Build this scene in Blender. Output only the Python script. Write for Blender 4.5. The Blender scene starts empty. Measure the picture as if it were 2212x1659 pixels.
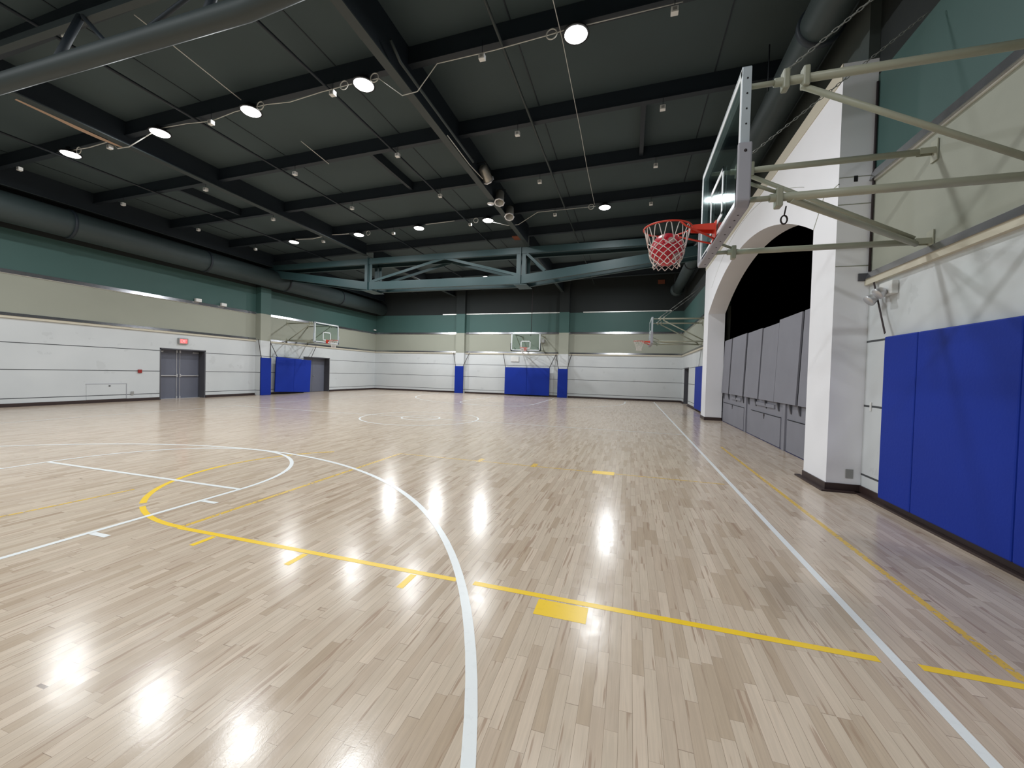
import bpy, bmesh, math, random
from mathutils import Vector, Matrix
random.seed(7)
PI = math.pi
SC = bpy.context.scene
COL = SC.collection

# ------------------------------------------------------------------ camera, world, exposure
H = 1.472
YAW, PITCH, ROLL, FPX = 0.2887, -0.0205, 0.0273, 863.04
CXP, CYP = 1103.95, 824.3
def cam_axes():
    r = Vector((math.cos(YAW), math.sin(YAW), 0))
    f = Vector((-math.sin(YAW)*math.cos(PITCH), math.cos(YAW)*math.cos(PITCH), math.sin(PITCH)))
    u = r.cross(f)
    return math.cos(ROLL)*r+math.sin(ROLL)*u, -math.sin(ROLL)*r+math.cos(ROLL)*u, f
cr, cu, cf = cam_axes()
cam = bpy.data.cameras.new('camera'); cam.sensor_width = 36; cam.sensor_fit = 'HORIZONTAL'
cam.lens = FPX/2212*36
cam.shift_x = (1106-CXP)/2212; cam.shift_y = (CYP-829.5)/2212
cam.clip_start = 0.05; cam.clip_end = 200
co = bpy.data.objects.new('camera', cam); COL.objects.link(co)
co.matrix_world = Matrix(((cr.x, cu.x, -cf.x, 0), (cr.y, cu.y, -cf.y, 0), (cr.z, cu.z, -cf.z, H), (0, 0, 0, 1)))
SC.camera = co
w = bpy.data.worlds.new('world'); SC.world = w; w.use_nodes = True
w.node_tree.nodes['Background'].inputs[0].default_value = (0.5, 0.6, 0.7, 1)
w.node_tree.nodes['Background'].inputs[1].default_value = 0.0
SC.view_settings.view_transform = 'Standard'; SC.view_settings.look = 'None'
SC.view_settings.gamma = 1; SC.view_settings.use_curve_mapping = False
SC.view_settings.exposure = 0.0
LAMP_W = 135.0

# ------------------------------------------------------------------ material helpers
def lin(c):
    return tuple(((x/255)/12.92 if x/255 <= 0.04045 else ((x/255+0.055)/1.055)**2.4) for x in c)
def newmat(name):
    m = bpy.data.materials.new(name); m.use_nodes = True
    nt = m.node_tree; b = nt.nodes['Principled BSDF']
    return m, nt, b
def N(nt, t, **kw):
    n = nt.nodes.new(t)
    for k, v in kw.items(): setattr(n, k, v)
    return n
def math_(nt, op, a, b=None, c=None):
    n = nt.nodes.new('ShaderNodeMath'); n.operation = op
    for i, v in enumerate((a, b, c)):
        if v is None: continue
        if isinstance(v, (int, float)): n.inputs[i].default_value = v
        else: nt.links.new(v, n.inputs[i])
    return n.outputs[0]
def mixc(nt, f, a, b, blend='MIX'):
    n = nt.nodes.new('ShaderNodeMix'); n.data_type = 'RGBA'; n.blend_type = blend
    for s, v in ((0, f), (6, a), (7, b)):
        if isinstance(v, (int, float)): n.inputs[s].default_value = v
        elif isinstance(v, tuple): n.inputs[s].default_value = (*v[:3], 1)
        else: nt.links.new(v, n.inputs[s])
    return n.outputs[2]
def paint(name, col, rough=0.6, metal=0.0, var=0.06, scale=3.0, bump=0.0, bscale=40, spec=0.5, coord='Object'):
    m, nt, b = newmat(name)
    tc = N(nt, 'ShaderNodeTexCoord')
    ns = N(nt, 'ShaderNodeTexNoise'); ns.inputs['Scale'].default_value = scale; ns.inputs['Detail'].default_value = 4
    nt.links.new(tc.outputs[coord], ns.inputs['Vector'])
    dark = tuple(c*(1-var*2) for c in col); light = tuple(min(1, c*(1+var*2)) for c in col)
    c = mixc(nt, ns.outputs[0], dark, light)
    nt.links.new(c, b.inputs['Base Color'])
    b.inputs['Roughness'].default_value = rough; b.inputs['Metallic'].default_value = metal
    b.inputs['Specular IOR Level'].default_value = spec
    if bump:
        n2 = N(nt, 'ShaderNodeTexNoise'); n2.inputs['Scale'].default_value = bscale
        nt.links.new(tc.outputs[coord], n2.inputs['Vector'])
        bp = N(nt, 'ShaderNodeBump'); bp.inputs['Strength'].default_value = bump; bp.inputs['Distance'].default_value = 0.01
        nt.links.new(n2.outputs[0], bp.inputs['Height']); nt.links.new(bp.outputs[0], b.inputs['Normal'])
    return m
M = {}
def wall_white():
    m, nt, b = newmat('white_panel_paint')
    g = N(nt, 'ShaderNodeNewGeometry'); sx = N(nt, 'ShaderNodeSeparateXYZ'); nt.links.new(g.outputs['Position'], sx.inputs[0])
    z = sx.outputs[2]
    acc = None
    for zi in (0.262, 1.172, 2.016):
        d = math_(nt, 'ABSOLUTE', math_(nt, 'SUBTRACT', z, zi))
        l = math_(nt, 'LESS_THAN', d, 0.013)
        acc = l if acc is None else math_(nt, 'MAXIMUM', acc, l)
    ns = N(nt, 'ShaderNodeTexNoise'); ns.inputs['Scale'].default_value = 0.8; ns.inputs['Detail'].default_value = 6
    nt.links.new(g.outputs['Position'], ns.inputs['Vector'])
    base = mixc(nt, ns.outputs[0], lin((198, 202, 204)), lin((216, 219, 220)))
    # scuff marks on the lower wall
    n2 = N(nt, 'ShaderNodeTexNoise'); n2.inputs['Scale'].default_value = 2.2; n2.inputs['Detail'].default_value = 8
    nt.links.new(g.outputs['Position'], n2.inputs['Vector'])
    sc_ = math_(nt, 'MULTIPLY', math_(nt, 'GREATER_THAN', n2.outputs[0], 0.66), 0.10)
    base = mixc(nt, sc_, base, (0.2, 0.2, 0.2))
    c = mixc(nt, acc, base, (0.06, 0.065, 0.07))
    nt.links.new(c, b.inputs['Base Color']); b.inputs['Roughness'].default_value = 0.55
    return m
M['white'] = wall_white()
M['beige'] = paint('beige_wall_paint', lin((155, 157, 144)), 0.65, var=0.03, scale=0.7)
M['teal'] = paint('teal_wall_paint', lin((57, 88, 84)), 0.6, var=0.05, scale=0.6)
M['black_wall'] = paint('dark_green_upper_wall', (0.009, 0.013, 0.013), 0.8, var=0.1, scale=0.5)
M['fabric'] = paint('dark_insulation', (0.055, 0.068, 0.064), 0.9, var=0.2, scale=0.8, bump=0.8, bscale=4)
M['arch'] = paint('bright_white_paint', lin((245, 245, 249)), 0.6, var=0.02, scale=1.0)
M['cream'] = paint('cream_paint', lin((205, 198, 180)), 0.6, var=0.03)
M['flash'] = paint('galvanised_flashing', (0.42, 0.42, 0.44), 0.22, metal=0.9, var=0.15, scale=5)
M['flash_edge'] = paint('bright_metal_edge', (0.8, 0.8, 0.76), 0.35, metal=0.3, var=0.1, scale=6)
M['base'] = paint('dark_brown_vinyl', lin((58, 44, 42)), 0.45, var=0.1)
M['deck'] = paint('dark_ceiling_panel', (0.044, 0.066, 0.071), 0.8, var=0.12, scale=0.45, coord='Object')
M['purlin'] = paint('dark_purlin_paint', (0.010, 0.017, 0.025), 0.6, var=0.1, scale=1)
M['steel'] = paint('teal_steel_paint', lin((44, 68, 70)), 0.5, var=0.08, scale=1)
M['girder'] = paint('dark_teal_steel', (0.028, 0.039, 0.040), 0.55, var=0.1, scale=1)
M['duct'] = paint('duct_paint', (0.026, 0.040, 0.041), 0.55, var=0.12, scale=1.5)
M['black'] = paint('black_paint', (0.006, 0.006, 0.007), 0.7, var=0.1)
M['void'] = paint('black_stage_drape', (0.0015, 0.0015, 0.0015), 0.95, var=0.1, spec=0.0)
M['blue'] = paint('blue_vinyl_padding', lin((8, 46, 152)), 0.6, var=0.10, scale=0.9, bump=0.15, bscale=30, spec=0.3)
M['blue_edge'] = paint('dark_blue_vinyl', lin((22, 34, 92)), 0.5, var=0.08)
M['grey_panel'] = paint('grey_stage_paint', lin((133, 133, 142)), 0.6, var=0.05, scale=2)
M['grey_door'] = paint('grey_door_paint', lin((104, 107, 120)), 0.45, var=0.04)
M['dark_jamb'] = paint('dark_grey_jamb', lin((84, 84, 90)), 0.5, var=0.05)
M['chrome'] = paint('brushed_metal', (0.62, 0.62, 0.64), 0.35, metal=0.7, var=0.05)
M['alu'] = paint('aluminium_frame', lin((190, 198, 204)), 0.4, metal=0.25, var=0.05)
M['tube'] = paint('khaki_grey_tube_paint', lin((160, 160, 142)), 0.45, var=0.06, scale=6)
M['pad_grey'] = paint('grey_board_padding', lin((158, 157, 165)), 0.6, var=0.03)
M['pad_black'] = paint('black_board_padding', lin((40, 48, 50)), 0.6, var=0.05)
M['lines_board'] = paint('white_board_marking', (0.85, 0.88, 0.9), 0.4, var=0.01)
M['rim'] = paint('orange_red_rim_paint', lin((214, 62, 40)), 0.4, var=0.05, scale=12)
M['net'] = paint('white_net_cord', (0.78, 0.74, 0.70), 0.8, var=0.05, scale=20)
M['ball'] = paint('red_rubber', lin((190, 18, 44)), 0.35, var=0.08, scale=6)
M['ball_grey'] = paint('faded_grey_print', lin((170, 140, 135)), 0.5, var=0.05)
M['white_plastic'] = paint('white_plastic', (0.75, 0.75, 0.73), 0.45, var=0.02)
M['grey_plastic'] = paint('grey_plastic', (0.32, 0.32, 0.31), 0.5, var=0.02)
M['cable'] = paint('white_cable', (0.62, 0.62, 0.58), 0.6, var=0.03)
M['strap'] = paint('dark_strap', lin((48, 38, 40)), 0.7, var=0.05)
M['chain'] = paint('chain_steel', (0.3, 0.3, 0.28), 0.5, metal=0.5, var=0.05)
M['red'] = paint('red_alarm_plastic', lin((150, 40, 36)), 0.4, var=0.02)
M['tan'] = paint('tan_paper_facing', lin((178, 150, 128)), 0.8, var=0.1, scale=2)
M['orange'] = paint('orange_brown_board', lin((120, 66, 44)), 0.8, var=0.05)
M['can'] = paint('dark_can_metal', (0.42, 0.40, 0.36), 0.4, metal=0.6, var=0.2, scale=8)
M['white_gloss'] = paint('white_enamel', (0.8, 0.8, 0.82), 0.4, var=0.01)

def emis(name, col, s):
    m, nt, b = newmat(name)
    b.inputs['Base Color'].default_value = (*col, 1)
    b.inputs['Emission Color'].default_value = (*col, 1); b.inputs['Emission Strength'].default_value = s
    return m
M['exit_red'] = emis('exit_sign_red', (1.0, 0.09, 0.09), 1.0)
M['exit_text'] = emis('exit_sign_letters', (1.0, 0.45, 0.45), 1.0)
M['lens'] = emis('lamp_lens_lit', (1.0, 0.99, 0.97), 12.0)

def glass_mat():
    m = bpy.data.materials.new('clear_board_glass'); m.use_nodes = True
    nt = m.node_tree; nt.nodes.clear()
    out = N(nt, 'ShaderNodeOutputMaterial'); mx = N(nt, 'ShaderNodeMixShader')
    tr = N(nt, 'ShaderNodeBsdfTransparent'); tr.inputs[0].default_value = (0.80, 0.88, 0.87, 1)
    gl = N(nt, 'ShaderNodeBsdfGlossy'); gl.inputs['Roughness'].default_value = 0.06; gl.inputs[0].default_value = (0.9, 1, 1, 1)
    g = N(nt, 'ShaderNodeNewGeometry'); dt = N(nt, 'ShaderNodeVectorMath', operation='DOT_PRODUCT')
    nt.links.new(g.outputs['Incoming'], dt.inputs[0]); nt.links.new(g.outputs['Normal'], dt.inputs[1])
    c1 = math_(nt, 'SUBTRACT', 1.0, math_(nt, 'ABSOLUTE', dt.outputs['Value']))
    fr = math_(nt, 'ADD', 0.04, math_(nt, 'MULTIPLY', math_(nt, 'POWER', c1, 5.0), 0.9))
    nt.links.new(fr, mx.inputs[0]); nt.links.new(tr.outputs[0], mx.inputs[1]); nt.links.new(gl.outputs[0], mx.inputs[2])
    nt.links.new(mx.outputs[0], out.inputs[0])
    return m
M['glass'] = glass_mat()

def floor_mat():
    m, nt, b = newmat('maple_strip_floor')
    g = N(nt, 'ShaderNodeNewGeometry'); sx = N(nt, 'ShaderNodeSeparateXYZ'); nt.links.new(g.outputs['Position'], sx.inputs[0])
    X, Y = sx.outputs[0], sx.outputs[1]
    PW, PL = 0.0575, 0.40
    xs = math_(nt, 'DIVIDE', X, PW); col = math_(nt, 'FLOOR', xs); fx = math_(nt, 'FRACT', xs)
    wn = N(nt, 'ShaderNodeTexWhiteNoise', noise_dimensions='1D'); nt.links.new(col, wn.inputs['W'])
    # strip offset, then plank ends jittered
    off = math_(nt, 'MULTIPLY', wn.outputs[0], 37.7)
    ys = math_(nt, 'ADD', math_(nt, 'DIVIDE', Y, PL), off)
    nj = N(nt, 'ShaderNodeTexNoise', noise_dimensions='1D'); nj.inputs['Scale'].default_value = 0.9
    nt.links.new(math_(nt, 'ADD', ys, math_(nt, 'MULTIPLY', col, 3.3)), nj.inputs['W'])
    ys = math_(nt, 'ADD', ys, math_(nt, 'MULTIPLY', nj.outputs[0], 1.1))
    row = math_(nt, 'FLOOR', ys); fy = math_(nt, 'FRACT', ys)
    cb = N(nt, 'ShaderNodeCombineXYZ'); nt.links.new(col, cb.inputs[0]); nt.links.new(row, cb.inputs[1])
    w2 = N(nt, 'ShaderNodeTexWhiteNoise', noise_dimensions='3D'); nt.links.new(cb.outputs[0], w2.inputs['Vector'])
    r1 = w2.outputs[0]; sc2 = N(nt, 'ShaderNodeSeparateColor'); nt.links.new(w2.outputs[1], sc2.inputs[0])
    rp = N(nt, 'ShaderNodeValToRGB'); nt.links.new(r1, rp.inputs[0])
    e = rp.color_ramp.elements
    e[0].position = 0.0; e[0].color = (*lin((178, 155, 131)), 1)
    e[1].position = 1.0; e[1].color = (*lin((214, 194, 173)), 1)
    for p, c in ((0.06, (187, 165, 141)), (0.25, (196, 175, 154)), (0.55, (203, 184, 163)), (0.82, (208, 189, 168))):
        q = e.new(p); q.color = (*lin(c), 1)
    # grain stretched along the strip, different on every plank
    gv = N(nt, 'ShaderNodeCombineXYZ')
    nt.links.new(math_(nt, 'ADD', math_(nt, 'MULTIPLY', X, 60.0), math_(nt, 'MULTIPLY', sc2.outputs[0], 91)), gv.inputs[0])
    nt.links.new(math_(nt, 'MULTIPLY', Y, 2.6), gv.inputs[1]); nt.links.new(math_(nt, 'MULTIPLY', r1, 53), gv.inputs[2])
    gn = N(nt, 'ShaderNodeTexNoise'); gn.inputs['Scale'].default_value = 1.0; gn.inputs['Detail'].default_value = 5; gn.inputs['Distortion'].default_value = 1.2
    nt.links.new(gv.outputs[0], gn.inputs['Vector'])
    gr = N(nt, 'ShaderNodeMapRange'); nt.links.new(gn.outputs[0], gr.inputs[0])
    gr.inputs[1].default_value = 0.3; gr.inputs[2].default_value = 0.75; gr.inputs[3].default_value = 1.06; gr.inputs[4].default_value = 0.86
    c = mixc(nt, 1.0, rp.outputs[0], gr.outputs[0], 'MULTIPLY')
    # brown heartwood streaks on some planks
    sv = N(nt, 'ShaderNodeCombineXYZ')
    nt.links.new(math_(nt, 'ADD', math_(nt, 'MULTIPLY', X, 34.0), math_(nt, 'MULTIPLY', sc2.outputs[1], 71)), sv.inputs[0])
    nt.links.new(math_(nt, 'MULTIPLY', Y, 1.7), sv.inputs[1]); nt.links.new(math_(nt, 'MULTIPLY', sc2.outputs[2], 33), sv.inputs[2])
    sn = N(nt, 'ShaderNodeTexNoise'); sn.inputs['Scale'].default_value = 1.0; sn.inputs['Detail'].default_value = 3; nt.links.new(sv.outputs[0], sn.inputs['Vector'])
    sr = N(nt, 'ShaderNodeMapRange'); nt.links.new(sn.outputs[0], sr.inputs[0])
    sr.inputs[1].default_value = 0.615; sr.inputs[2].default_value = 0.66; sr.inputs[3].default_value = 0.0; sr.inputs[4].default_value = 0.62
    c = mixc(nt, sr.outputs[0], c, lin((146, 112, 88)))
    # broad patches of warmer and cooler boards
    bn = N(nt, 'ShaderNodeTexNoise'); bn.inputs['Scale'].default_value = 0.35; nt.links.new(g.outputs['Position'], bn.inputs['Vector'])
    c = mixc(nt, math_(nt, 'MULTIPLY', bn.outputs[0], 0.35), c, lin((210, 198, 182)))
    # joints
    j1 = math_(nt, 'LESS_THAN', math_(nt, 'MINIMUM', fx, math_(nt, 'SUBTRACT', 1.0, fx)), 0.014)
    j2 = math_(nt, 'LESS_THAN', math_(nt, 'MINIMUM', fy, math_(nt, 'SUBTRACT', 1.0, fy)), 0.0022)
    j = math_(nt, 'MULTIPLY', math_(nt, 'MAXIMUM', j1, j2), math_(nt, 'ADD', 0.25, math_(nt, 'MULTIPLY', sc2.outputs[0], 0.5)))
    c = mixc(nt, j, c, lin((92, 70, 54)))
    nt.links.new(c, b.inputs['Base Color'])
    # finish: glossy, slightly worn
    rn = N(nt, 'ShaderNodeTexNoise'); rn.inputs['Scale'].default_value = 9; rn.inputs['Detail'].default_value = 6; nt.links.new(g.outputs['Position'], rn.inputs['Vector'])
    rr = N(nt, 'ShaderNodeMapRange'); nt.links.new(rn.outputs[0], rr.inputs[0])
    rr.inputs[3].default_value = 0.12; rr.inputs[4].default_value = 0.26
    nt.links.new(rr.outputs[0], b.inputs['Roughness'])
    b.inputs['Specular IOR Level'].default_value = 0.36
    bp = N(nt, 'ShaderNodeBump'); bp.inputs['Strength'].default_value = 0.10; bp.inputs['Distance'].default_value = 0.002
    hn = N(nt, 'ShaderNodeTexNoise'); hn.inputs['Scale'].default_value = 1.0; hn.inputs['Detail'].default_value = 3
    hv = N(nt, 'ShaderNodeCombineXYZ'); nt.links.new(math_(nt, 'MULTIPLY', X, 38.0), hv.inputs[0]); nt.links.new(math_(nt, 'MULTIPLY', Y, 14.0), hv.inputs[1])
    nt.links.new(hv.outputs[0], hn.inputs['Vector'])
    h2 = N(nt, 'ShaderNodeTexNoise'); h2.inputs['Scale'].default_value = 55; h2.inputs['Detail'].default_value = 2; h2.inputs['Distortion'].default_value = 2.0
    nt.links.new(g.outputs['Position'], h2.inputs['Vector'])
    hh = math_(nt, 'ADD', math_(nt, 'ADD', hn.outputs[0], math_(nt, 'MULTIPLY', r1, 0.3)), math_(nt, 'MULTIPLY', h2.outputs[0], 0.5))
    nt.links.new(hh, bp.inputs['Height']); nt.links.new(bp.outputs[0], b.inputs['Normal'])
    return m
M['floor'] = floor_mat()
def line_mat(name, col, wear):
    m, nt, b = newmat(name)
    g = N(nt, 'ShaderNodeNewGeometry')
    n = N(nt, 'ShaderNodeTexNoise'); n.inputs['Scale'].default_value = 22; n.inputs['Detail'].default_value = 5; nt.links.new(g.outputs['Position'], n.inputs['Vector'])
    f = math_(nt, 'MULTIPLY', math_(nt, 'GREATER_THAN', n.outputs[0], 0.6), 0.15)
    c = mixc(nt, f, col, tuple(x*0.8 for x in col))
    nt.links.new(c, b.inputs['Base Color']); b.inputs['Roughness'].default_value = 0.28
    # worn paint lets the boards show through
    n2 = N(nt, 'ShaderNodeTexNoise'); n2.inputs['Scale'].default_value = 30; n2.inputs['Detail'].default_value = 6; nt.links.new(g.outputs['Position'], n2.inputs['Vector'])
    a = math_(nt, 'GREATER_THAN', n2.outputs[0], wear)
    nt.links.new(a, b.inputs['Alpha'])
    return m
M['line_white'] = line_mat('white_line_paint', lin((236, 238, 237)), 0.05)
M['line_yellow'] = line_mat('yellow_line_paint', lin((250, 208, 48)), 0.22)
M['line_worn'] = line_mat('worn_yellow_line_paint', lin((228, 188, 78)), 0.42)

# ------------------------------------------------------------------ mesh helpers
class MB:
    def __init__(s): s.bm = bmesh.new()
    def box(s, x0, x1, y0, y1, z0, z1, mi=0):
        v = [s.bm.verts.new((x, y, z)) for z in (z0, z1) for y in (y0, y1) for x in (x0, x1)]
        fs = []
        for q in ((0, 2, 3, 1), (4, 5, 7, 6), (0, 1, 5, 4), (2, 6, 7, 3), (0, 4, 6, 2), (1, 3, 7, 5)):
            f = s.bm.faces.new([v[i] for i in q]); f.material_index = mi; fs.append(f)
        return s
    def obox(s, c, ax, ay, az, mi=0):
        c, ax, ay, az = map(Vector, (c, ax, ay, az))
        v = [s.bm.verts.new(c+i*ax+j*ay+k*az) for k in (-1, 1) for j in (-1, 1) for i in (-1, 1)]
        for q in ((0, 2, 3, 1), (4, 5, 7, 6), (0, 1, 5, 4), (2, 6, 7, 3), (0, 4, 6, 2), (1, 3, 7, 5)):
            s.bm.faces.new([v[i] for i in q]).material_index = mi
        return s
    def prism(s, pts, a, b, axis='x', mi=0):
        def P(p, t): return (t, p[0], p[1]) if axis == 'x' else (p[0], t, p[1]) if axis == 'y' else (p[0], p[1], t)
        A = [s.bm.verts.new(P(p, a)) for p in pts]; B = [s.bm.verts.new(P(p, b)) for p in pts]
        n = len(pts)
        s.bm.faces.new(A[::-1]).material_index = mi; s.bm.faces.new(B).material_index = mi
        for i in range(n):
            s.bm.faces.new((A[i], A[(i+1) % n], B[(i+1) % n], B[i])).material_index = mi
        return s
    def path(s, pts, r, seg=8, closed=False, mi=0, cap=True):
        pts = [Vector(p) for p in pts]; n = len(pts); rings = []
        rr = r if isinstance(r, (list, tuple)) else [r]*n
        prev = None
        for i, p in enumerate(pts):
            if closed: t = pts[(i+1) % n]-pts[i-1]
            else: t = pts[min(i+1, n-1)]-pts[max(i-1, 0)]
            t.normalize()
            if prev is None:
                up = Vector((0, 0, 1)) if abs(t.z) < 0.9 else Vector((1, 0, 0))
                a = t.cross(up).normalized()
            else:
                a = (prev-t*prev.dot(t)).normalized()
            prev = a; b = t.cross(a)
            rings.append([s.bm.verts.new(p+rr[i]*(math.cos(2*PI*k/seg)*a+math.sin(2*PI*k/seg)*b)) for k in range(seg)])
        m = n if closed else n-1
        for i in range(m):
            A, B = rings[i], rings[(i+1) % n]
            sh = 0
            if closed and i == n-1:
                sh = min(range(seg), key=lambda q: (B[q].co-A[0].co).length)
            for k in range(seg):
                f = s.bm.faces.new((A[k], A[(k+1) % seg], B[(k+1+sh) % seg], B[(k+sh) % seg])); f.smooth = True; f.material_index = mi
        if cap and not closed:
            s.bm.faces.new(rings[0][::-1]).material_index = mi; s.bm.faces.new(rings[-1]).material_index = mi
        return s
    def lathe(s, prof, c=(0, 0, 0), seg=24, axis='z', mi=0):
        c = Vector(c); rings = []
        for r, z in prof:
            ring = []
            for k in range(seg):
                a = 2*PI*k/seg
                v = Vector((r*math.cos(a), r*math.sin(a), z))
                if axis == 'x': v = Vector((v.z, v.x, v.y))
                if axis == 'y': v = Vector((v.y, v.z, v.x))
                ring.append(s.bm.verts.new(c+v))
            rings.append(ring)
        for A, B in zip(rings, rings[1:]):
            for k in range(seg):
                f = s.bm.faces.new((A[k], A[(k+1) % seg], B[(k+1) % seg], B[k])); f.smooth = True; f.material_index = mi
        s.bm.faces.new(rings[0][::-1]).material_index = mi; s.bm.faces.new(rings[-1]).material_index = mi
        return s
    def sphere(s, c, r, seg=32, mi=0):
        before = set(s.bm.faces)
        bmesh.ops.create_uvsphere(s.bm, u_segments=seg, v_segments=seg//2, radius=r, matrix=Matrix.Translation(c))
        for f in s.bm.faces:
            if f not in before: f.smooth = True; f.material_index = mi
        return s
    def strip(s, pts, wd, z=0.0012, closed=False, mi=0):
        pts = [Vector((p[0], p[1])) for p in pts]; n = len(pts); L, R = [], []
        for i in range(n):
            if closed: t = pts[(i+1) % n]-pts[i-1]
            else: t = pts[min(i+1, n-1)]-pts[max(0, i-1)]
            t.normalize(); nn = Vector((-t.y, t.x))
            a = pts[i]+nn*wd/2; b = pts[i]-nn*wd/2
            L.append(s.bm.verts.new((a.x, a.y, z))); R.append(s.bm.verts.new((b.x, b.y, z)))
        for i in range(n if closed else n-1):
            j = (i+1) % n
            s.bm.faces.new((L[i], R[i], R[j], L[j])).material_index = mi
        return s
    def rect(s, x0, x1, y0, y1, z=0.0012, mi=0):
        s.bm.faces.new([s.bm.verts.new(p) for p in ((x0, y0, z), (x1, y0, z), (x1, y1, z), (x0, y1, z))]).material_index = mi
        return s
def build(name, mb, mats, parent=None, bevel=0, loc=None, recalc=True):
    if not isinstance(mats, (list, tuple)): mats = [mats]
    me = bpy.data.meshes.new(name)
    if recalc: bmesh.ops.recalc_face_normals(mb.bm, faces=mb.bm.faces)
    mb.bm.to_mesh(me); mb.bm.free()
    for m in mats: me.materials.append(M[m])
    o = bpy.data.objects.new(name, me); COL.objects.link(o)
    if parent: o.parent = parent
    if loc: o.location = loc
    if bevel:
        md = o.modifiers.new('bevel', 'BEVEL'); md.width = bevel; md.segments = 2; md.limit_method = 'ANGLE'
    return o
def tag(o, label=None, cat=None, group=None, kind=None):
    if label: o['label'] = label
    if cat: o['category'] = cat
    if group: o['group'] = group
    if kind: o['kind'] = kind
    return o
def struct(name, mb, mats, parent=None, **k):
    o = build(name, mb, mats, parent, **k)
    if parent is None: o['kind'] = 'structure'
    return o
def empty(name, loc, rz=0, label=None, cat=None, group=None):
    o = bpy.data.objects.new(name, None); COL.objects.link(o); o.location = loc; o.rotation_euler = (0, 0, rz)
    o.empty_display_size = 0.2
    return tag(o, label, cat, group)
def copy_tree(o, parent=None):
    c = o.copy(); COL.objects.link(c)
    if parent: c.parent = parent
    for ch in list(o.children): copy_tree(ch, c)
    return c
ORD = ['first', 'second', 'third', 'fourth', 'fifth', 'sixth', 'seventh', 'eighth', 'ninth', 'tenth', 'eleventh']

# ------------------------------------------------------------------ room constants
XR, XL, YF, YN = 2.99, -18.44, 25.96, -3.8
ZTOP = 8.2
T1, T2, T3 = 2.76, 4.13, 5.50
YP0, YP1 = 6.42, 16.45          # stage wall from / to
XA, XS = 2.60, 3.14             # face of stage wall, stage front plane

# floor
fl = struct('floor', MB().box(XL-0.6, 9.0, YN-0.3, YF+0.4, -0.1, 0), 'floor')
CX, YH, HL = -6.25, 11.2, 3.635
def arc(cx, cy, r, a0, a1, n=64): return [(cx+r*math.cos(math.radians(a0+(a1-a0)*i/n)), cy+r*math.sin(math.radians(a0+(a1-a0)*i/n))) for i in range(n+1)]
W = MB(); LW = 0.052
SXR, SXL = 1.405, -13.905
W.strip([(SXR, -2.5), (SXR, 25.0)], LW); W.strip([(SXL, -2.5), (SXL, 25.0)], LW*0.7)
W.strip([(SXL, YH), (SXR, YH)], LW*0.9, z=0.0014)
W.strip(arc(CX, YH, 1.80, 0, 360)[:-1], LW, z=0.0016, closed=True); W.strip(arc(CX, YH, 0.585, 0, 360)[:-1], LW, z=0.0016, closed=True)
for sgn in (1, -1):
    def Yc(y): return y if sgn == 1 else 2*YH-y
    def P(l): return [(x, Yc(y)) for x, y in l]
    W.strip(P([(CX-1.83, HL), (CX+1.83, HL)]), LW, z=0.0018)
    for sx in (-1, 1):
        W.strip(P([(CX+sx*1.83, -1.9), (CX+sx*1.83, HL)]), LW, z=0.0014)
        for my in (3.18, 2.25, 1.33, 0.1):
            x0 = CX+sx*1.86; x1 = CX+sx*2.06
            ys_ = sorted((Yc(my-0.025), Yc(my+0.025)))
            W.rect(min(x0, x1), max(x0, x1), ys_[0], ys_[1], z=0.0016)
    W.strip(P(arc(CX, HL, 1.83, 0, 180)), LW, z=0.0016)
    tp = [(CX+6.03, -1.9)]+arc(CX, -0.55, 6.03, 0, 180, 96)+[(CX-6.03, -1.9)]
    W.strip(P(tp), LW+0.006, z=0.0018)
W.strip([(SXL, 24.98), (SXR, 24.98)], LW, z=0.0014)
build('white_court_lines', W, 'line_white', fl, recalc=False)
Yl = MB(); YW = 0.05
LY0, LY1 = 2.585, 6.27
Yl.strip([(-3.85, LY0), (-1.13, LY0)], YW, z=0.0008); Yl.strip([(-1.0, LY0), (1.32, LY0)], YW, z=0.0008); Yl.strip([(1.50, LY0), (1.95, LY0)], YW, z=0.0008)
Yl.strip(arc(-3.85, 4.43, 1.83, 180, 236, 30), YW+0.01, z=0.0008)
Yl.strip(arc(-3.85, 4.43, 1.83, 240, 270, 16), YW, z=0.0008)
Yl.rect(-0.525, -0.205, 2.375, 2.545, z=0.0008)
Yl.rect(-0.50, -0.18, 6.10, 6.30, z=0.0008)
for tx in (-3.38, -2.41, -1.45): Yl.rect(tx-0.025, tx+0.025, 2.36, 2.55, z=0.0008)
build('yellow_court_lines', Yl, 'line_yellow', fl, recalc=False)
Yw = MB()
Yw.strip([(-3.85, LY0), (-3.85, 6.2)], YW, z=0.0006); Yw.strip([(1.945, -2.0), (1.945, 9.6)], YW, z=0.0006)
Yw.strip(arc(-3.85, 4.43, 1.83, 128, 180, 20), YW+0.01, z=0.0006)
Yw.strip([(-3.85, 6.2), (1.32, 6.2)], 0.03, z=0.0006)
Yw.strip([(-5.62, 2.0), (-5.5, 3.2)], 0.04, z=0.0006)
for tx in (-2.36, -1.43): Yw.rect(tx-0.04, tx+0.04, 6.15, 6.4, z=0.0005)
build('worn_yellow_court_lines', Yw, 'line_worn', fl, recalc=False)

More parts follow.
